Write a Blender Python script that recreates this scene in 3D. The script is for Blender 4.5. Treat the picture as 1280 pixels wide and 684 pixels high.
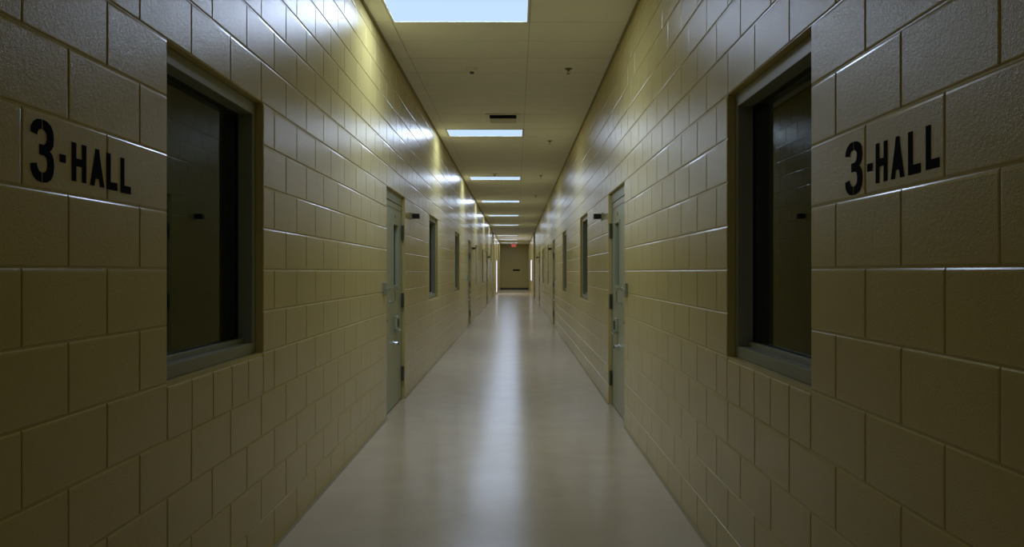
import bpy, bmesh, math
from mathutils import Vector

# ------------------------------------------------------------------ scene, camera, world, exposure
scene = bpy.context.scene
for o in list(bpy.data.objects):
    bpy.data.objects.remove(o, do_unlink=True)
C = scene.collection

EYE = 1.41            # camera height
F = 972.0             # focal length in pixels of the 1280 wide frame
cam_d = bpy.data.cameras.new('camera')
cam_d.sensor_width = 36.0
cam_d.lens = F / 1280 * 36.0
cam_d.shift_x = -5 / 1280
cam_d.shift_y = -2 / 1280
cam_d.clip_start = 0.05
cam_d.clip_end = 200
cam = bpy.data.objects.new('camera', cam_d)
cam.location = (0, 0, EYE)
cam.rotation_euler = (math.pi / 2, 0, 0)
C.objects.link(cam)
scene.camera = cam

world = bpy.data.worlds.new('world')
scene.world = world
world.use_nodes = True
world.node_tree.nodes['Background'].inputs[0].default_value = (0.5, 0.55, 0.7, 1)
world.node_tree.nodes['Background'].inputs[1].default_value = 0.0

scene.view_settings.view_transform = 'Standard'
scene.view_settings.look = 'None'
scene.view_settings.exposure = 0.0
scene.view_settings.gamma = 1.0
scene.view_settings.use_curve_mapping = False

LAMP = 32.5                          # watts of each panel lamp
LAMP_COL = (0.61, 0.735, 1.0)

# ------------------------------------------------------------------ dimensions (metres)
XL, XR = -1.235, 0.985               # faces of the two long walls
ZC = 3.575                           # ceiling
U = 0.2032                           # one block course / half a block
Y0, Y1 = -9.0, 62.0                  # corridor ends
CROSS = (40.0, 43.3)                 # crossing hall
GL, GR = 2.756, 2.600                # origin of the block grid on each wall
HEAD = 11 * U
SILL = 5 * U
MOD = 62 * U                         # the doors and windows repeat along the hall
LIGHTS = [-4.6, 6.44, 12.1, 17.95, 23.85, 29.8, 35.9, 46.2, 52.1, 58.0]  # first entry is an added unseen light that fills the near walls
LX0, LX1 = -1.072, 0.118             # width of the light fixtures
LHALF = 0.30

# ------------------------------------------------------------------ helpers
def tag(o, label=None, cat=None, group=None, kind=None):
    if label: o['label'] = label
    if cat: o['category'] = cat
    if group: o['group'] = group
    if kind: o['kind'] = kind
    return o

def empty(name, loc):
    o = bpy.data.objects.new(name, None)
    o.empty_display_size = 0.1
    o.location = loc
    C.objects.link(o)
    return o

class MB:
    """collects vertices and faces in world coordinates"""
    def __init__(self):
        self.v = []; self.f = []
    def box(self, x0, x1, y0, y1, z0, z1):
        if x0 > x1: x0, x1 = x1, x0
        if y0 > y1: y0, y1 = y1, y0
        if z0 > z1: z0, z1 = z1, z0
        b = len(self.v)
        self.v += [(x0,y0,z0),(x1,y0,z0),(x1,y1,z0),(x0,y1,z0),(x0,y0,z1),(x1,y0,z1),(x1,y1,z1),(x0,y1,z1)]
        self.f += [tuple(b+i for i in q) for q in ((0,3,2,1),(4,5,6,7),(0,1,5,4),(1,2,6,5),(2,3,7,6),(3,0,4,7))]
        return self
    def tube(self, pts, r, n=10, caps=True):
        rings = []
        for i, p in enumerate(pts):
            p = Vector(p)
            d = (Vector(pts[min(i+1, len(pts)-1)]) - Vector(pts[max(i-1, 0)])).normalized()
            a = Vector((0, 0, 1)) if abs(d.z) < 0.9 else Vector((1, 0, 0))
            s = d.cross(a).normalized(); t = s.cross(d)
            rr = r[i] if isinstance(r, (list, tuple)) else r
            b = len(self.v); rings.append(b)
            for k in range(n):
                an = 2 * math.pi * k / n
                self.v.append(tuple(p + s * (math.cos(an) * rr) + t * (math.sin(an) * rr)))
        for a, b in zip(rings, rings[1:]):
            for k in range(n):
                k2 = (k + 1) % n
                self.f.append((a+k, b+k, b+k2, a+k2))
        if caps:
            self.f.append(tuple(rings[0] + k for k in range(n)))
            self.f.append(tuple(rings[-1] + k for k in reversed(range(n))))
        return self
    def prism(self, pts3, ext):
        """polygon of 3d points extruded by a vector"""
        n = len(pts3); b = len(self.v); e = Vector(ext)
        self.v += [tuple(p) for p in pts3] + [tuple(Vector(p) + e) for p in pts3]
        self.f.append(tuple(b+i for i in range(n)))
        self.f.append(tuple(b+n+i for i in reversed(range(n))))
        for i in range(n):
            j = (i + 1) % n
            self.f.append((b+i, b+n+i, b+n+j, b+j))
        return self
    def build(self, name, m, parent=None, bevel=0.0, smooth=False):
        org = Vector(parent_org(parent))
        me = bpy.data.meshes.new(name)
        me.from_pydata([tuple(Vector(p) - org) for p in self.v], [], self.f)
        bm = bmesh.new(); bm.from_mesh(me)
        bmesh.ops.recalc_face_normals(bm, faces=bm.faces)
        if bevel:
            bmesh.ops.bevel(bm, geom=list(bm.edges), offset=bevel, segments=2, affect='EDGES', profile=0.5)
        bm.to_mesh(me); bm.free()
        if smooth:
            for p in me.polygons: p.use_smooth = True
        me.materials.append(m)
        o = bpy.data.objects.new(name, me)
        C.objects.link(o)
        if parent: o.parent = parent
        return o

def parent_org(p):
    v = Vector((0, 0, 0))
    while p is not None:
        v += Vector(p.location); p = p.parent
    return v

class SideBox:
    """boxes against a long wall: y along the hall, r depth into the wall (negative stands proud), z up"""
    def __init__(self, side): self.s = side
    def x(self, r): return XL - r if self.s == 'L' else XR + r
    def box(self, mb, y0, y1, r0, r1, z0, z1): return mb.box(self.x(r0), self.x(r1), y0, y1, z0, z1)
    def p(self, y, r, z): return (self.x(r), y, z)

# ------------------------------------------------------------------ materials
def mat(name, col, rough=0.5, spec=0.5, metal=0.0, bump=None, var=0.0, var_scale=3.0, emit=None, sheen=0.0):
    m = bpy.data.materials.new(name); m.use_nodes = True
    nt = m.node_tree; b = nt.nodes['Principled BSDF']
    b.inputs['Base Color'].default_value = (*col, 1)
    b.inputs['Roughness'].default_value = rough
    b.inputs['Specular IOR Level'].default_value = spec
    b.inputs['Metallic'].default_value = metal
    if sheen:
        b.inputs['Sheen Weight'].default_value = sheen; b.inputs['Sheen Roughness'].default_value = 0.35
        b.inputs['Sheen Tint'].default_value = (1, 1, 1, 1)
    geo = nt.nodes.new('ShaderNodeNewGeometry')
    if var:
        n = nt.nodes.new('ShaderNodeTexNoise'); n.inputs['Scale'].default_value = var_scale; n.inputs['Detail'].default_value = 5
        nt.links.new(geo.outputs['Position'], n.inputs['Vector'])
        r = nt.nodes.new('ShaderNodeValToRGB')
        r.color_ramp.elements[0].position = 0.3; r.color_ramp.elements[1].position = 0.7
        r.color_ramp.elements[0].color = (*[c * (1 - var) for c in col], 1)
        r.color_ramp.elements[1].color = (*[min(1, c * (1 + var)) for c in col], 1)
        nt.links.new(n.outputs['Fac'], r.inputs['Fac'])
        nt.links.new(r.outputs['Color'], b.inputs['Base Color'])
    if bump:
        prev = None
        for sc, st, dist in bump:
            n = nt.nodes.new('ShaderNodeTexNoise'); n.inputs['Scale'].default_value = sc; n.inputs['Detail'].default_value = 3
            nt.links.new(geo.outputs['Position'], n.inputs['Vector'])
            bp = nt.nodes.new('ShaderNodeBump'); bp.inputs['Strength'].default_value = st; bp.inputs['Distance'].default_value = dist
            nt.links.new(n.outputs['Fac'], bp.inputs['Height'])
            if prev: nt.links.new(prev.outputs['Normal'], bp.inputs['Normal'])
            prev = bp
        nt.links.new(prev.outputs['Normal'], b.inputs['Normal'])
    if emit:
        b.inputs['Emission Color'].default_value = (*emit[0], 1)
        b.inputs['Emission Strength'].default_value = emit[1]
    return m

M = {}
M['block'] = mat('painted_block', (0.590, 0.482, 0.168), 0.24, 0.32, sheen=0.03, bump=[(300, 0.45, 0.0022), (60, 0.18, 0.004)], var=0.04, var_scale=2.2)
M['mortar'] = mat('painted_mortar', (0.575, 0.470, 0.165), 0.24, 0.4, sheen=0.03, bump=[(160, 0.3, 0.002)])
M['edge'] = mat('painted_block_edge', (0.585, 0.480, 0.170), 0.20, 0.55)
M['wall'] = mat('painted_wall', (0.585, 0.480, 0.170), 0.35, 0.5, bump=[(90, 0.3, 0.003)])
M['tile'] = mat('ceiling_tile', (0.88, 0.86, 0.80), 0.9, 0.2, bump=[(180, 0.25, 0.003)], var=0.02)
M['tbar'] = mat('ceiling_grid', (0.52, 0.49, 0.40), 0.5, 0.4)
M['angle'] = mat('wall_angle_paint_shade', (0.36, 0.32, 0.19), 0.6, 0.3)  # angle's olive paint, with the shadow along the ceiling edge put into it
M['floor'] = mat('floor_vinyl', (0.595, 0.495, 0.33), 0.20, 0.36, bump=[(7, 0.05, 0.01), (60, 0.06, 0.002)], var=0.045, var_scale=3.5)
M['frame'] = mat('grey_green_steel', (0.30, 0.31, 0.215), 0.4, 0.5, bump=[(120, 0.08, 0.001)])
M['door'] = mat('door_paint', (0.41, 0.42, 0.265), 0.36, 0.5, bump=[(90, 0.08, 0.001)])
M['steel'] = mat('brushed_steel', (0.62, 0.62, 0.60), 0.3, 0.5, metal=1.0)
M['hinge'] = mat('dark_hinge_steel', (0.14, 0.14, 0.09), 0.4, 0.5, metal=0.6)
M['black'] = mat('black_plastic', (0.006, 0.006, 0.006), 0.4, 0.4)
M['paint_black'] = mat('black_stencil_paint', (0.004, 0.0035, 0.003), 0.85, 0.05, bump=[(200, 0.2, 0.001)])
M['gasket'] = mat('black_gasket', (0.012, 0.012, 0.012), 0.6, 0.3)
M['white'] = mat('white_enamel', (0.80, 0.77, 0.66), 0.45, 0.5)
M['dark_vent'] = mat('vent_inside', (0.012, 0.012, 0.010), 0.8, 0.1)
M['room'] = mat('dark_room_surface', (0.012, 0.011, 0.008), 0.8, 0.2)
M['base'] = mat('base_strip', (0.36, 0.32, 0.20), 0.5, 0.4)
M['dark_base'] = mat('dark_base_strip', (0.07, 0.065, 0.04), 0.5, 0.4)
M['diffuser'] = mat('lit_diffuser', (0.05, 0.05, 0.05), 0.5, 0.3, emit=((0.54, 0.745, 1.0), 1.0))
M['daylight'] = mat('daylit_pane', (0.6, 0.6, 0.7), 0.2, 0.5, emit=((0.80, 0.80, 1.0), 1.6))
M['red_glow'] = mat('red_glow', (0.5, 0.05, 0.04), 0.4, 0.4, emit=((1.0, 0.16, 0.14), 0.35))

g = bpy.data.materials.new('window_glass'); g.use_nodes = True
nt = g.node_tree; nt.nodes.remove(nt.nodes['Principled BSDF'])
gl = nt.nodes.new('ShaderNodeBsdfGlass'); gl.inputs['Color'].default_value = (0.62, 0.66, 0.62, 1); gl.inputs['IOR'].default_value = 1.5
gl.inputs['Roughness'].default_value = 0.0
nt.links.new(gl.outputs[0], nt.nodes['Material Output'].inputs[0])
M['glass'] = g

# ------------------------------------------------------------------ openings in the two long walls: (y0, y1, z0, z1, kind)
def openings(side):
    G = GL if side == 'L' else GR
    ops = [(G, G + (1.046 if side == 'L' else 1.03), SILL, HEAD, 'big')]
    kd = 23 if side == 'L' else 22
    kw = (41, 64) if side == 'L' else (40, 62)
    for m in range(3):
        o = G + m * MOD
        ops.append((o + kd * U, o + (kd + 6) * U, 0, HEAD, 'door'))
        for k in kw:
            y = o + k * U
            if y + 6 * U < CROSS[0] - 0.3:
                ops.append((y, y + 6 * U, SILL, HEAD, 'small'))
    ops.append((CROSS[0], CROSS[1], 0, 9, 'gap'))
    if side == 'L': ops.append((48.6, 50.6, 0, HEAD, 'glazed'))
    else: ops.append((48.4, 51.2, 0.8, HEAD, 'bright'))
    return sorted(ops)

# ------------------------------------------------------------------ floor and ceiling slab
mb = MB(); mb.box(-6.2, 6.0, Y0 - 0.2, Y1 + 0.2, -0.15, 0.0)
tag(mb.build('floor', M['floor']), 'polished beige vinyl floor running the length of the hall', 'floor', kind='structure')
mb = MB(); mb.box(-6.2, 6.0, Y0 - 0.2, Y1 + 0.2, ZC + 0.006, ZC + 0.15)
ceiling = tag(mb.build('ceiling', M['tbar']), 'suspended ceiling of pale rectangular panels', 'ceiling', kind='structure')

# rows of ceiling panels, cut so that each fixture fills one panel's place
rows = []
n = round((LIGHTS[0] - LHALF - Y0) / 0.59)
for i in range(n): rows.append((Y0 + (LIGHTS[0] - LHALF - Y0) * i / n, Y0 + (LIGHTS[0] - LHALF - Y0) * (i + 1) / n, False))
for a, b in zip(LIGHTS, LIGHTS[1:] + [None]):
    rows.append((a - LHALF, a + LHALF, True))
    s = a + LHALF; e = (b - LHALF) if b else Y1
    n = max(1, round((e - s) / 0.59))
    for i in range(n): rows.append((s + (e - s) * i / n, s + (e - s) * (i + 1) / n, False))
cols = [(XL, LX0), (LX0, LX1), (LX1, XR)]
VENT = (-0.42, 0.06, 10.62, 11.12)
rest = MB(); G2 = 0.0055
for (a, b, lit) in rows:
    for ci, (x0, x1) in enumerate(cols):
        if lit and ci == 1: continue
        if 5.5 < a < 24.2:
            mb = MB(); mb.box(x0 + 0.003, x1 - 0.003, a + G2, b - G2, ZC, ZC + 0.02)
            mb.build('ceiling_panel', M['tile'], ceiling)
        else:
            rest.box(x0 + 0.003, x1 - 0.003, a + G2, b - G2, ZC, ZC + 0.02)
tag(rest.build('ceiling_panels', M['tile'], ceiling), kind='stuff')
mb = MB()
mb.box(-6.1, XL - 0.2, CROSS[0], CROSS[1], ZC, ZC + 0.02); mb.box(XR + 0.2, 5.9, CROSS[0], CROSS[1], ZC, ZC + 0.02)
mb.build('side_ceiling_panel', M['tile'], ceiling)
# wall angle strip along each side of the ceiling
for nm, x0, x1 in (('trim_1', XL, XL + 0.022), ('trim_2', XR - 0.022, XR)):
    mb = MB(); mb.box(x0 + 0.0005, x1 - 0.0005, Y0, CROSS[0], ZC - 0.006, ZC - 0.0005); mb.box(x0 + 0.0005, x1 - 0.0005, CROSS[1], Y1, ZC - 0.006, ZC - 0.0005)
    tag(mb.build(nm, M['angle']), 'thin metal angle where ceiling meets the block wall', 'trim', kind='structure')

# ------------------------------------------------------------------ long walls: mortar core and blocks
REC = 0.0038          # joint recess
GAP = 0.0022          # half joint width
RND = 0.0048          # rounding of the block edge
DEP = 0.05
block_cache = {}
def block_shape(w, h, bull=0.0):
    """a block as local points: t along the wall, r depth, z; centred on its face"""
    hw, hh = w / 2, h / 2
    prof = [(0.0, DEP), (0.0, RND), (RND * 0.134, RND * 0.5), (RND * 0.5, RND * 0.134), (RND, 0.0)]   # (inset, depth)
    v = []; f = []
    for ins, d in prof:
        tp = ins * 2.2                          # the upper edge is struck at a flatter slope
        v += [(-hw + ins, d, -hh + ins), (hw - ins, d, -hh + ins), (hw - ins, d, hh - tp), (-hw + ins, d, hh - tp)]
    for k in range(4):
        for i in range(4):
            j = (i + 1) % 4
            f.append((4*k+i, 4*k+j, 4*k+4+j, 4*k+4+i))
    f.append((16, 17, 18, 19))
    return v, f
def bull_shape(w, h, R=0.028, dep=0.075):
    """sill block: front top edge rounded"""
    hw, hh = w / 2, h / 2
    pr = [(dep, -hh), (0.0, -hh)] + [(R - R * math.cos(a), hh - R + R * math.sin(a)) for a in [math.pi / 2 * i / 5 for i in range(6)]] + [(dep, hh)]
    n = len(pr); v = []; f = []
    e = 0.003
    for t in (-hw, -hw + e, hw - e, hw):
        for (d, z) in pr:
            ins = e if t in (-hw, hw) else 0.0
            v.append((t, d + (ins if d < dep else 0), z - (ins if z > 0 and d < dep else 0)))
    for k in range(3):
        for i in range(n):
            j = (i + 1) % n
            f.append((k*n+i, k*n+j, (k+1)*n+j, (k+1)*n+i))
    f.append(tuple(range(n))); f.append(tuple(3*n + i for i in reversed(range(n))))
    return v, f

def px_area(side, y0, y1, z0, z1):
    x = XL if side == 'L' else XR
    if y1 < 0.3: return 0
    y0 = max(y0, 0.3)
    pts = []
    for y in (y0, y1):
        for z in (z0, z1):
            pts.append((645 + F * x / y, 340 - F * (z - EYE) / y))
    ux0, ux1 = sorted((pts[0][0], pts[2][0]))
    cx0, cx1 = max(ux0, 0), min(ux1, 1280)
    if cx1 <= cx0: return 0
    hgt = 0
    for q in range(5):                         # clipped height sampled along the width
        xx = cx0 + (cx1 - cx0) * (q + 0.5) / 5
        d = F * x / (xx - 645)
        a = 340 - F * (z1 - EYE) / d; b = 340 - F * (z0 - EYE) / d
        hgt += max(0, min(b, 684) - max(a, 0)) / 5
    return hgt * (cx1 - cx0)

def build_wall(side):
    ops = openings(side)
    G = GL if side == 'L' else GR
    sb = SideBox(side)
    # core: solid slabs between the openings
    mb = MB()
    cuts = sorted({Y0, Y1, *[o[0] for o in ops], *[o[1] for o in ops]})
    for a, b in zip(cuts, cuts[1:]):
        if b - a < 1e-6: continue
        here = [o for o in ops if o[0] <= a + 1e-6 and o[1] >= b - 1e-6]
        if not here: sb.box(mb, a, b, REC, 0.2, 0, ZC)
        else:
            _, _, z0, z1, _ = here[0]
            if z0 > 0: sb.box(mb, a, b, REC, 0.2, 0, z0)
            if z1 < ZC: sb.box(mb, a, b, REC, 0.2, z1, ZC)
    name = 'wall_left' if side == 'L' else 'wall_right'
    lab = ('cream painted concrete block wall that the ceiling lights sit close to' if side == 'L'
           else 'cream painted concrete block wall farther from the ceiling lights')
    wall = tag(mb.build(name, M['mortar']), lab, 'wall', kind='structure')
    # blocks
    items = []
    ncourse = 18
    for i in range(ncourse):
        z0, z1 = i * U, min((i + 1) * U, ZC)
        if z1 - z0 < 0.03: continue
        zm = (z0 + z1) / 2
        ph = G + (0 if i % 2 == 0 else U)
        k0 = math.floor((Y0 - ph) / (2 * U))
        y = ph + k0 * 2 * U
        while y < Y1:
            segs = [(max(y, Y0), min(y + 2 * U, Y1))]
            for (a, b, oz0, oz1, kind) in ops:
                sillc = kind in ('big', 'small') and i == 4
                if (oz0 < zm < oz1) or sillc:
                    new = []
                    for (p, q) in segs:
                        if q <= a or p >= b: new.append((p, q)); continue
                        if p < a: new.append((p, a))
                        if q > b: new.append((b, q))
                    segs = new
            for (p, q) in segs:
                if q - p > 0.025: items.append((p, q, z0, z1, False))
            y += 2 * U
    for (a, b, oz0, oz1, kind) in ops:
        if kind in ('big', 'small'):
            n = round((b - a) / U)
            for j in range(n):
                items.append((a + (b - a) * j / n, a + (b - a) * (j + 1) / n, 4 * U, 5 * U, True))
    items.sort(key=lambda t: -px_area(side, *t[:4]))
    rest = MB(); rest_mi = []
    sgn = 1 if side == 'L' else -1
    for idx, (p, q, z0, z1, bull) in enumerate(items):
        w = q - p - 2 * GAP; h = z1 - z0 - 2 * GAP
        cy, cz = (p + q) / 2, (z0 + z1) / 2
        if bull: h = z1 - z0 - GAP; cz += GAP / 2
        key = (round(w, 4), round(h, 4), bull)
        if key not in block_cache:
            v, f = (bull_shape if bull else block_shape)(w, h)
            me = bpy.data.meshes.new('sill_block' if bull else 'concrete_block')
            # left wall orientation: r runs to -x, t along y
            me.from_pydata([(-d, t, z) for (t, d, z) in v], [], f)
            bm = bmesh.new(); bm.from_mesh(me)
            bmesh.ops.recalc_face_normals(bm, faces=bm.faces)
            if not bull:                            # open back: make sure the face looks outwards
                bm.faces.ensure_lookup_table()
                if bm.faces[-1].normal.x < 0: bmesh.ops.reverse_faces(bm, faces=bm.faces)
            bm.to_mesh(me); bm.free()
            me.materials.append(M['block']); me.materials.append(M['edge'])
            for pl in me.polygons:
                if not bull and abs(pl.normal.x) < 0.999: pl.material_index = 1
            block_cache[key] = me
        me = block_cache[key]
        if idx < 300:
            o = bpy.data.objects.new('sill_block' if bull else 'concrete_block', me)
            o.location = (XL if side == 'L' else XR, cy, cz)
            if side == 'R': o.rotation_euler = (0, 0, math.pi)
            C.objects.link(o); o.parent = wall
        else:
            b = len(rest.v); X = XL if side == 'L' else XR
            rest.v += [(X + sgn * vv.co.x, cy + sgn * vv.co.y, cz + vv.co.z) for vv in me.vertices]
            rest.f += [tuple(b + k for k in pl.vertices) for pl in me.polygons]
            rest_mi += [pl.material_index for pl in me.polygons]
    me = bpy.data.meshes.new('concrete_blocks'); me.from_pydata(rest.v, [], rest.f); me.materials.append(M['block']); me.materials.append(M['edge'])
    me.polygons.foreach_set('material_index', rest_mi)
    o = bpy.data.objects.new('concrete_blocks', me); C.objects.link(o); o.parent = wall
    tag(o, kind='stuff')
    # thin bead of sealant along the floor
    mb = MB(); prev = Y0
    for (a, b, oz0, _, kind) in ops + [(Y1, Y1, 0, 0, 'end')]:
        if oz0 > 0: continue
        pts = [sb.p(prev + 0.001, -0.0005, 0.0005), sb.p(prev + 0.001, -0.011, 0.0005), sb.p(prev + 0.001, -0.0005, 0.013)]
        mb.prism(pts, (0, a - prev - 0.002, 0)); prev = b
    tag(mb.build('baseboard_left' if side == 'L' else 'baseboard_right', M['base']), 'thin tan sealant bead where floor meets ' + ('the wall near the lights' if side == 'L' else 'the wall far from the lights'), 'baseboard', kind='structure')
    return wall

wall_left = build_wall('L')
wall_right = build_wall('R')

# end wall, wall behind, and the stubs of the crossing hall
mb = MB(); mb.box(-1.6, 1.4, Y1, Y1 + 0.2, 0, ZC)
wall_end = tag(mb.build('wall_end', M['wall']), 'plain cream wall closing the far end of the hall', 'wall', kind='structure')
mb = MB(); mb.box(XL, XR, Y1 - 0.015, Y1 - 0.001, 0, 0.14)
tag(mb.build('baseboard_end', M['dark_base']), 'dark base strip along the far end wall', 'baseboard', kind='structure')
mb = MB(); mb.box(-1.6, 1.4, Y0 - 0.2, Y0, 0, ZC)
tag(mb.build('wall_back', M['wall']), 'plain cream wall behind the viewer', 'wall', kind='structure')
for nm, s in (('wall_cross_left', 'L'), ('wall_cross_right', 'R')):
    xa, xb = (-6.0, XL - 0.2) if s == 'L' else (XR + 0.2, 5.8)
    xe = (-6.2, -6.0) if s == 'L' else (5.8, 6.0)
    mb = MB()
    mb.box(xa, xb, CROSS[0] - 0.2, CROSS[0], 0, ZC); mb.box(xa, xb, CROSS[1], CROSS[1] + 0.2, 0, ZC)
    mb.box(*xe, CROSS[0] - 0.2, CROSS[1] + 0.2, 0, ZC)
    tag(mb.build(nm, M['wall']), 'cream walls of the crossing hall ' + ('on the lit side' if s == 'L' else 'on the unlit side'), 'wall', kind='structure')

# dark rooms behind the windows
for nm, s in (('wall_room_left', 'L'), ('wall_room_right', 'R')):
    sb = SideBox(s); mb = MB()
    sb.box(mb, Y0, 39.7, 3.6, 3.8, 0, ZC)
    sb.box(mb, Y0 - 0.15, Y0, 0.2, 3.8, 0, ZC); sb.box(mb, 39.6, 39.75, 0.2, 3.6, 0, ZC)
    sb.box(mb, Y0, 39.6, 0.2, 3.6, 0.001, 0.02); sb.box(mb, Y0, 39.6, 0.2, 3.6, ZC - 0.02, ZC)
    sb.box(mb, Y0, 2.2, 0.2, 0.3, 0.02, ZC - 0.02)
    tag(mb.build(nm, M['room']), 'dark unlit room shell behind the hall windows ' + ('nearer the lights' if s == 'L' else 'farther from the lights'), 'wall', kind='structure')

# ------------------------------------------------------------------ windows
wcount = [0]
def window(side, y0, y1, z0, z1, label, bright=False):
    sb = SideBox(side); wcount[0] += 1
    e = empty('window_%d' % wcount[0], sb.p((y0 + y1) / 2, 0.1, z0))
    tag(e, label, 'window', kind='structure')
    R0, FW, RET = (0.036, 0.050, 0.072) if not bright else (-0.012, 0.05, 0.004)
    c = 0.001
    a, b, lo, hi = y0 + c, y1 - c, z0 + c, z1 - c
    for nm, (p, q, s, t) in (('frame_head', (a, b, hi - 0.062, hi)), ('frame_sill', (a, b, lo, lo + 0.052)),
                             ('frame_jamb', (a, a + FW, lo + 0.052, hi - 0.062)), ('frame_jamb', (b - FW, b, lo + 0.052, hi - 0.062))):
        mb = MB(); sb.box(mb, p, q, R0, R0 + RET + 0.05, s, t); mb.build(nm, M['frame'], e, bevel=0.002)
    ya, yb, za, zb = a + FW, b - FW, lo + 0.052, hi - 0.062
    # glazing stop along the bottom, then gasket and pane
    mb = MB(); sb.box(mb, ya, yb, R0 + RET - 0.030, R0 + RET - 0.004, za, za + 0.022)
    if not bright: mb.build('glazing_stop', M['frame'], e, bevel=0.002)
    mb = MB()
    r0, r1 = R0 + RET - 0.003, R0 + RET + 0.012
    for (p, q, s, t) in ((ya, yb, zb - 0.012, zb), (ya, yb, za, za + 0.012), (ya, ya + 0.012, za + 0.012, zb - 0.012), (yb - 0.012, yb, za + 0.012, zb - 0.012)):
        sb.box(mb, p, q, r0, r1, s, t)
    if not bright: mb.build('gasket', M['gasket'], e)
    mb = MB(); sb.box(mb, ya + 0.002, yb - 0.002, R0 + RET + 0.001, R0 + RET + 0.008, za + 0.002, zb - 0.002)
    mb.build('pane', M['daylight'] if bright else M['glass'], e)
    return e

# ------------------------------------------------------------------ doors
dcount = [0]
def door(side, y0, y1, label):
    sb = SideBox(side); dcount[0] += 1
    e = empty('door_%d' % dcount[0], sb.p((y0 + y1) / 2, 0.06, 0))
    tag(e, label, 'door', kind='structure')
    c = 0.001; R0 = 0.030; FW = 0.045
    for nm, (p, q, s, t) in (('frame_head', (y0 + c, y1 - c, HEAD - 0.10, HEAD - c)),
                             ('frame_jamb', (y0 + c, y0 + FW, 0.001, HEAD - 0.10)), ('frame_jamb', (y1 - FW, y1 - c, 0.001, HEAD - 0.10))):
        mb = MB(); sb.box(mb, p, q, R0, R0 + 0.12, s, t); mb.build(nm, M['frame'], e, bevel=0.002)
    # leaf: four solid pieces round the narrow light
    ya, yb, za, zb = y0 + FW + 0.004, y1 - FW - 0.004, 0.012, HEAD - 0.104
    l0, l1, v0, v1 = y0 + 0.60, y0 + 0.92, 1.27, 1.905
    D0 = R0 + 0.008
    mb = MB()
    for (p, q, s, t) in ((ya, l0, za, zb), (l1, yb, za, zb), (l0, l1, za, v0), (l0, l1, v1, zb)):
        sb.box(mb, p, q, D0, D0 + 0.045, s, t)
    leaf = mb.build('leaf', M['door'], e)
    # frame round the light and its pane
    mb = MB(); w = 0.022
    for (p, q, s, t) in ((l0 - w, l1 + w, v1, v1 + w), (l0 - w, l1 + w, v0 - w, v0), (l0 - w, l0, v0, v1), (l1, l1 + w, v0, v1)):
        sb.box(mb, p, q, D0 - 0.010, D0 - 0.0005, s, t)
    mb.build('light_frame', M['door'], leaf)
    mb = MB(); sb.box(mb, l0 + 0.001, l1 - 0.001, D0 + 0.024, D0 + 0.030, v0 + 0.001, v1 - 0.001); mb.build('pane', M['glass'], leaf)
    # raised cover strip across the head of the leaf and the small round viewer
    mb = MB(); sb.box(mb, ya, yb, D0 - 0.004, D0 - 0.0004, zb - 0.06, zb - 0.052); mb.build('head_seam', M['frame'], leaf)
    mb = MB(); mb.tube([sb.p((l0 + l1) / 2, D0 - 0.0003, 2.0), sb.p((l0 + l1) / 2, D0 - 0.006, 2.0)], 0.018, 12); mb.build('round_plug', M['frame'], leaf)
    # pull handle
    yh = y0 + 0.41
    mb = MB(); pr = D0 - 0.055
    pts = [sb.p(yh, D0, 1.245), sb.p(yh, pr + 0.015, 1.245), sb.p(yh, pr, 1.228), sb.p(yh, pr, 1.122), sb.p(yh, pr + 0.015, 1.105), sb.p(yh, D0, 1.105)]
    mb.tube(pts, 0.009, 10)
    mb.tube([sb.p(yh, D0 - 0.0003, 1.245), sb.p(yh, D0 - 0.007, 1.245)], 0.024, 14)
    mb.tube([sb.p(yh, D0 - 0.0003, 1.105), sb.p(yh, D0 - 0.007, 1.105)], 0.020, 14)
    mb.build('pull_handle', M['steel'], leaf, smooth=False)
    # lock housing with a ledge under it
    yk = y0 + 0.76
    mb = MB(); sb.box(mb, yk - 0.055, yk + 0.055, D0 - 0.030, D0 - 0.0003, 0.81, 0.945); lk = mb.build('lock_housing', M['door'], leaf, bevel=0.005)
    mb = MB(); sb.box(mb, yk - 0.03, yk + 0.03, D0 - 0.042, D0 - 0.031, 0.83, 0.92); mb.build('lock_paddle', M['hinge'], lk, bevel=0.003)
    mb = MB(); sb.box(mb, yk - 0.075, yk + 0.075, D0 - 0.055, D0 - 0.0003, 0.785, 0.803); mb.build('ledge', M['steel'], lk, bevel=0.002)
    # key cylinder
    yc = y0 + 0.66
    mb = MB(); mb.tube([sb.p(yc, D0 - 0.0003, 0.665), sb.p(yc, D0 - 0.010, 0.665), sb.p(yc, D0 - 0.012, 0.665), sb.p(yc, D0 - 0.045, 0.665)], [0.036, 0.036, 0.026, 0.022], 16)
    kc = mb.build('key_cylinder', M['steel'], leaf)
    mb = MB(); mb.tube([sb.p(yc, D0 - 0.0452, 0.665), sb.p(yc, D0 - 0.050, 0.665)], 0.017, 14); mb.build('key_face', M['black'], kc)
    # latch bolt on the near jamb
    mb = MB(); mb.tube([sb.p(y0 + 0.025, R0 - 0.0003, 0.945), sb.p(y0 + 0.025, R0 - 0.040, 0.945)], [0.012, 0.010], 10); mb.build('bolt_knob', M['steel'], e)
    # hinges at the far jamb
    for zc in (1.845, 1.095, 0.285):
        mb = MB(); yy = y1 - 0.035
        mb.tube([sb.p(yy, R0 - 0.013, zc - 0.08), sb.p(yy, R0 - 0.013, zc + 0.08)], 0.013, 10)
        sb.box(mb, yy - 0.028, yy + 0.028, R0 - 0.004, R0 - 0.0004, zc - 0.078, zc + 0.078)
        mb.build('hinge', M['hinge'], e)
    return e

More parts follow.
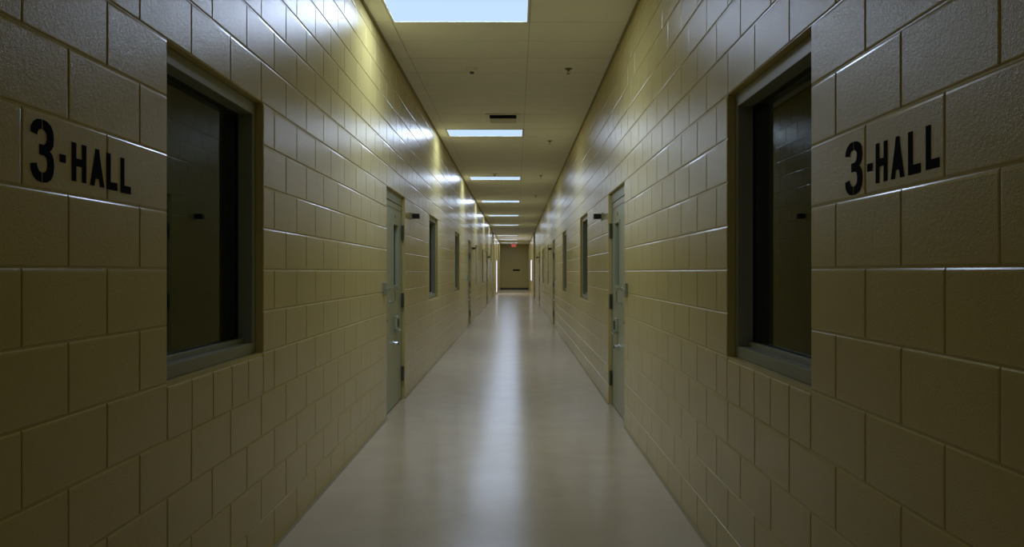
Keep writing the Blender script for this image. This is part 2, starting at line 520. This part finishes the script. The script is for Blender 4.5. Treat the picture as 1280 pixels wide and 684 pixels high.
ORD = ['first', 'second', 'third']
for side in 'LR':
    place = 'in the wall beside the ceiling lights' if side == 'L' else 'in the wall away from the ceiling lights'
    nd = 0; ns = 0
    for (a, b, z0, z1, kind) in openings(side):
        if kind == 'big': window(side, a, b, z0, z1, 'wide dark window next to stencilled letters, ' + place)
        elif kind == 'small':
            ns += 1; window(side, a, b, z0, z1, 'dark steel-framed window number %d past the nearest door, %s' % (ns, place))
        elif kind == 'door':
            door(side, a, b, '%s grey-green steel door along the hall, %s' % (ORD[nd], place)); nd += 1
        elif kind == 'bright': window(side, a, b, z0, z1, 'bright daylit window beyond the crossing hall', bright=True)
        elif kind == 'glazed':
            sb = SideBox(side); dcount[0] += 1
            e = tag(empty('door_%d' % dcount[0], sb.p((a + b) / 2, 0.06, 0)), 'bright glazed door beyond the crossing hall', 'door', kind='structure')
            for nm, (p, q, s, t) in (('frame_head', (a, b, z1 - 0.1, z1 - 0.001)), ('frame_jamb', (a + 0.001, a + 0.08, 0.001, z1 - 0.1)), ('frame_jamb', (b - 0.08, b - 0.001, 0.001, z1 - 0.1)), ('frame_rail', (a + 0.08, b - 0.08, 0.001, 0.12))):
                mb = MB(); sb.box(mb, p, q, -0.006, 0.09, s, t); mb.build(nm, M['frame'], e)
            mb = MB(); sb.box(mb, a + 0.08, b - 0.08, 0.002, 0.010, 0.12, z1 - 0.1); mb.build('pane', M['daylight'], e)

# ------------------------------------------------------------------ ceiling lights
def ceiling_light(x0, x1, yc):
    e = tag(empty('ceiling_light', ((x0 + x1) / 2, yc, ZC)), 'glowing rectangular panel light recessed across the corridor ceiling', 'light', 'ceiling lights along the hall')
    a, b = yc - LHALF + 0.004, yc + LHALF - 0.004; x0 += 0.004; x1 -= 0.004; w = 0.018
    mb = MB()
    for (p, q, s, t) in ((x0, x1, a, a + w), (x0, x1, b - w, b), (x0, x0 + w, a + w, b - w), (x1 - w, x1, a + w, b - w)):
        mb.box(p, q, s, t, ZC - 0.004, ZC + 0.004)
    mb.build('light_frame', M['white'], e)
    mb = MB(); mb.box(x0 + w, x1 - w, a + w, b - w, ZC - 0.001, ZC + 0.004); mb.build('diffuser', M['diffuser'], e)
    ld = bpy.data.lights.new('panel_lamp', 'AREA'); ld.shape = 'RECTANGLE'
    ld.size = x1 - x0 - 2 * w; ld.size_y = b - a - 2 * w
    ld.energy = LAMP; ld.color = LAMP_COL
    lo = bpy.data.objects.new('panel_lamp', ld); C.objects.link(lo)
    lo.parent = e; lo.location = (0, 0, -0.003)
    return e
for i, y in enumerate(LIGHTS):
    e = ceiling_light(LX0, LX1, y)
    if i < 4:
        e['label'] = ('added fill panel light, unseen in the ceiling behind the viewer', 'glowing panel light between the wide windows and the first doors',
                      'glowing panel light just past the ceiling air register', 'glowing panel light next after the one by the air register')[i]
e = ceiling_light(-2.46, -1.27, 41.6)
e['label'] = 'glowing panel light over the mouth of the crossing hall'

# ------------------------------------------------------------------ air vent
x0, x1, a, b = VENT
v = tag(empty('ceiling_vent', ((x0 + x1) / 2, (a + b) / 2, ZC)), 'white ceiling air register with dark louvred slot', 'vent')
mb = MB(); w = 0.055
for (p, q, s, t) in ((x0, x1, a, a + 0.03), (x0, x1, b - 0.03, b), (x0, x0 + w, a + 0.03, b - 0.03), (x1 - w, x1, a + 0.03, b - 0.03)):
    mb.box(p, q, s, t, ZC - 0.016, ZC - 0.0005)
mb.build('register_frame', M['white'], v, bevel=0.003)
mb = MB(); mb.box(x0 + w, x1 - w, a + 0.03, b - 0.03, ZC - 0.003, ZC - 0.0005); mb.build('duct_opening', M['dark_vent'], v)
for i in range(7):
    yy = a + 0.045 + i * 0.060
    dz = 0.030 if i < 3 else 0.045
    dy = 0.030 if i < 3 else 0.050
    mb = MB(); mb.prism([(x0 + w, yy, ZC - 0.004), (x0 + w, yy + 0.004, ZC - 0.004), (x0 + w, yy + dy + 0.004, ZC - dz), (x0 + w, yy + dy, ZC - dz)], (x1 - x0 - 2 * w, 0, 0))
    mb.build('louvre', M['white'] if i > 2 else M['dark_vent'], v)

# ------------------------------------------------------------------ smoke detectors and sprinklers
for y, wh in ((8.28, 'before the air register'), (17.1, 'past the air register')):
    e = tag(empty('smoke_detector', (-0.47, y, ZC)), 'small round smoke detector on the ceiling ' + wh, 'smoke detector', 'smoke detectors on the ceiling')
    mb = MB(); mb.tube([(-0.47, y, ZC - 0.0005), (-0.47, y, ZC - 0.012)], [0.072, 0.068], 20); mb.build('base_plate', M['white'], e)
    mb = MB(); mb.tube([(-0.47, y, ZC - 0.0125), (-0.47, y, ZC - 0.028), (-0.47, y, ZC - 0.036)], [0.055, 0.050, 0.030], 20); mb.build('housing', M['white'], e)
    mb = MB(); mb.tube([(-0.47, y, ZC - 0.0365), (-0.47, y, ZC - 0.056)], [0.026, 0.020], 14); mb.build('sensor_cap', M['hinge'], e)
for y, wh in ((8.28, 'the ceiling level with a smoke detector before the air register'), (12.83, 'the ceiling just past the light by the air register'), (17.4, 'the ceiling farther down the hall'), (22.1, 'the ceiling farther down the hall')):
    X = 0.558
    e = tag(empty('sprinkler_head', (X, y, ZC)), 'small fire sprinkler head on ' + wh, 'sprinkler', 'sprinkler heads along the ceiling')
    mb = MB(); mb.tube([(X, y, ZC - 0.0005), (X, y, ZC - 0.010)], [0.042, 0.030], 16); mb.build('escutcheon', M['hinge'], e)
    mb = MB(); mb.tube([(X, y, ZC - 0.010), (X, y, ZC - 0.030)], 0.011, 10); mb.build('nozzle', M['hinge'], e)
    for s in (-1, 1):
        mb = MB(); mb.tube([(X + s * 0.010, y, ZC - 0.028), (X + s * 0.016, y, ZC - 0.040), (X, y, ZC - 0.054)], 0.003, 6); mb.build('yoke_arm', M['hinge'], e)
    mb = MB(); mb.tube([(X, y, ZC - 0.054), (X, y, ZC - 0.057)], 0.018, 12); mb.build('deflector', M['hinge'], e)

# ------------------------------------------------------------------ small black boxes projecting beside the doors
for side in 'LR':
    sb = SideBox(side)
    for m in range(3):
        y = (9.18 if side == 'L' else 8.88) + m * MOD
        z = 2.07 if side == 'L' else 2.045
        which = ORD[m]
        e = tag(empty('door_alarm', sb.p(y, 0, z - 0.03)), 'small black box sticking out beyond the %s door, on the %s' % (which, 'wall beside the ceiling lights' if side == 'L' else 'wall away from the lights'), 'wall box', 'black boxes beside the doors')
        mb = MB(); sb.box(mb, y - 0.035, y + 0.035, -0.012, -0.0005, z - 0.045, z + 0.040); mb.build('mounting_plate', M['frame'], e, bevel=0.003)
        mb = MB(); sb.box(mb, y - 0.03, y + 0.05, -0.098, -0.013, z - 0.030, z + 0.028); mb.build('housing', M['black'], e, bevel=0.006)
    for m in range(3):
        y0 = (GL + 23 * U if side == 'L' else GR + 22 * U) + m * MOD
        y = y0 - 0.17; z = 1.25
        e = tag(empty('key_switch', sb.p(y, 0, z - 0.06)), 'olive metal key switch plate before the %s door, on the %s' % (ORD[m], 'wall beside the ceiling lights' if side == 'L' else 'wall away from the lights'), 'switch plate', 'key switch plates by the doors')
        mb = MB(); sb.box(mb, y - 0.045, y + 0.045, -0.024, -0.0005, z - 0.062, z + 0.062); pl = mb.build('cover_plate', M['frame'], e, bevel=0.004)
        mb = MB(); mb.tube([sb.p(y, -0.0245, z), sb.p(y, -0.034, z)], 0.012, 12); mb.build('key_barrel', M['steel'], e)

# ------------------------------------------------------------------ stencilled lettering
THREE = [
    [(.45,1),(.27,.985),(.12,.93),(.03,.85),(.01,.76),(.27,.735),(.30,.80),(.37,.835),(.45,.84)],
    [(.50,1),(.68,.985),(.84,.935),(.94,.85),(.97,.73),(.95,.62),(.88,.555),(.79,.52),(.88,.485),(.96,.41),(.985,.29),(.95,.16),(.85,.065),(.69,.015),(.50,0),
     (.50,.16),(.61,.175),(.69,.23),(.70,.33),(.66,.405),(.56,.435),(.36,.435),(.36,.60),(.55,.60),(.64,.635),(.68,.70),(.67,.78),(.60,.825),(.50,.84)],
    [(.45,0),(.27,.015),(.12,.07),(.02,.16),(0,.27),(.25,.295),(.29,.22),(.36,.172),(.45,.16)]]
LET = {
    '3': THREE,
    '-': [[(0,0),(1,0),(1,1),(0,1)]],
    'H': [[(0,0),(.30,0),(.30,.40),(.70,.40),(.70,0),(1,0),(1,1),(.70,1),(.70,.60),(.30,.60),(.30,1),(0,1)]],
    'A': [[(0,0),(.30,0),(.37,.20),(.48,.20),(.48,.30),(.52,.30),(.52,.20),(.63,.20),(.70,0),(1,0),(.68,.80),(.62,1),(.38,1),(.32,.80)]],
    'L': [[(0,0),(1,0),(1,.22),(.36,.22),(.36,1),(0,1)]]}
def lettering(side, spec, label):
    sb = SideBox(side)
    ys = [s[1] for s in spec]
    e = tag(empty('stencil_lettering', sb.p(sum(ys) / len(ys), 0, 1.64)), label, 'lettering', 'hall number lettering')
    for ch, ya, yb, za, zb in spec:
        mb = MB()
        for poly in LET[ch]:
            pts = [sb.p(ya + (yb - ya) * u, -0.0002, za + (zb - za) * w) for u, w in poly]
            mb.prism(pts, (0.0009 if side == 'L' else -0.0009, 0, 0))
        mb.build('digit_three' if ch == '3' else 'dash' if ch == '-' else 'letter_' + ch.lower(), M['paint_black'], e)
lettering('L', [('3', 1.977, 2.080, 1.643, 1.808), ('-', 2.104, 2.132, 1.708, 1.730), ('H', 2.161, 2.234, 1.664, 1.772),
                ('A', 2.254, 2.332, 1.662, 1.772), ('L', 2.346, 2.408, 1.660, 1.770), ('L', 2.428, 2.492, 1.658, 1.768)],
          'black stencilled 3-HALL painted on the wall beside the ceiling lights')
lettering('R', [('3', 2.325, 2.208, 1.634, 1.790), ('-', 2.180, 2.148, 1.690, 1.712), ('H', 2.128, 2.062, 1.652, 1.760),
                ('A', 2.042, 1.972, 1.652, 1.760), ('L', 1.952, 1.892, 1.652, 1.760), ('L', 1.868, 1.808, 1.654, 1.760)],
          'black stencilled 3-HALL painted on the wall away from the ceiling lights')

# ------------------------------------------------------------------ far end: hanging red sign and a dark wall plaque
e = tag(empty('exit_sign', (-0.17, 57.0, ZC)), 'small glowing red sign hung from the ceiling near the end wall', 'sign')
mb = MB(); mb.box(-0.185, -0.155, 56.99, 57.01, ZC - 0.10, ZC - 0.0005); mb.build('hanger', M['white'], e)
mb = MB(); mb.box(-0.35, 0.01, 56.97, 57.03, ZC - 0.34, ZC - 0.10); mb.build('housing', M['white'], e, bevel=0.006)
mb = MB(); mb.box(-0.33, -0.01, 56.962, 56.969, ZC - 0.32, ZC - 0.12); mb.build('lit_face', M['red_glow'], e)
e = tag(empty('wall_plaque', (0.03, Y1, 1.48)), 'narrow dark plaque on the far end wall', 'plaque')
mb = MB(); mb.box(-0.25, 0.31, Y1 - 0.012, Y1 - 0.001, 1.49, 1.61); mb.build('plate', M['paint_black'], e, bevel=0.004)
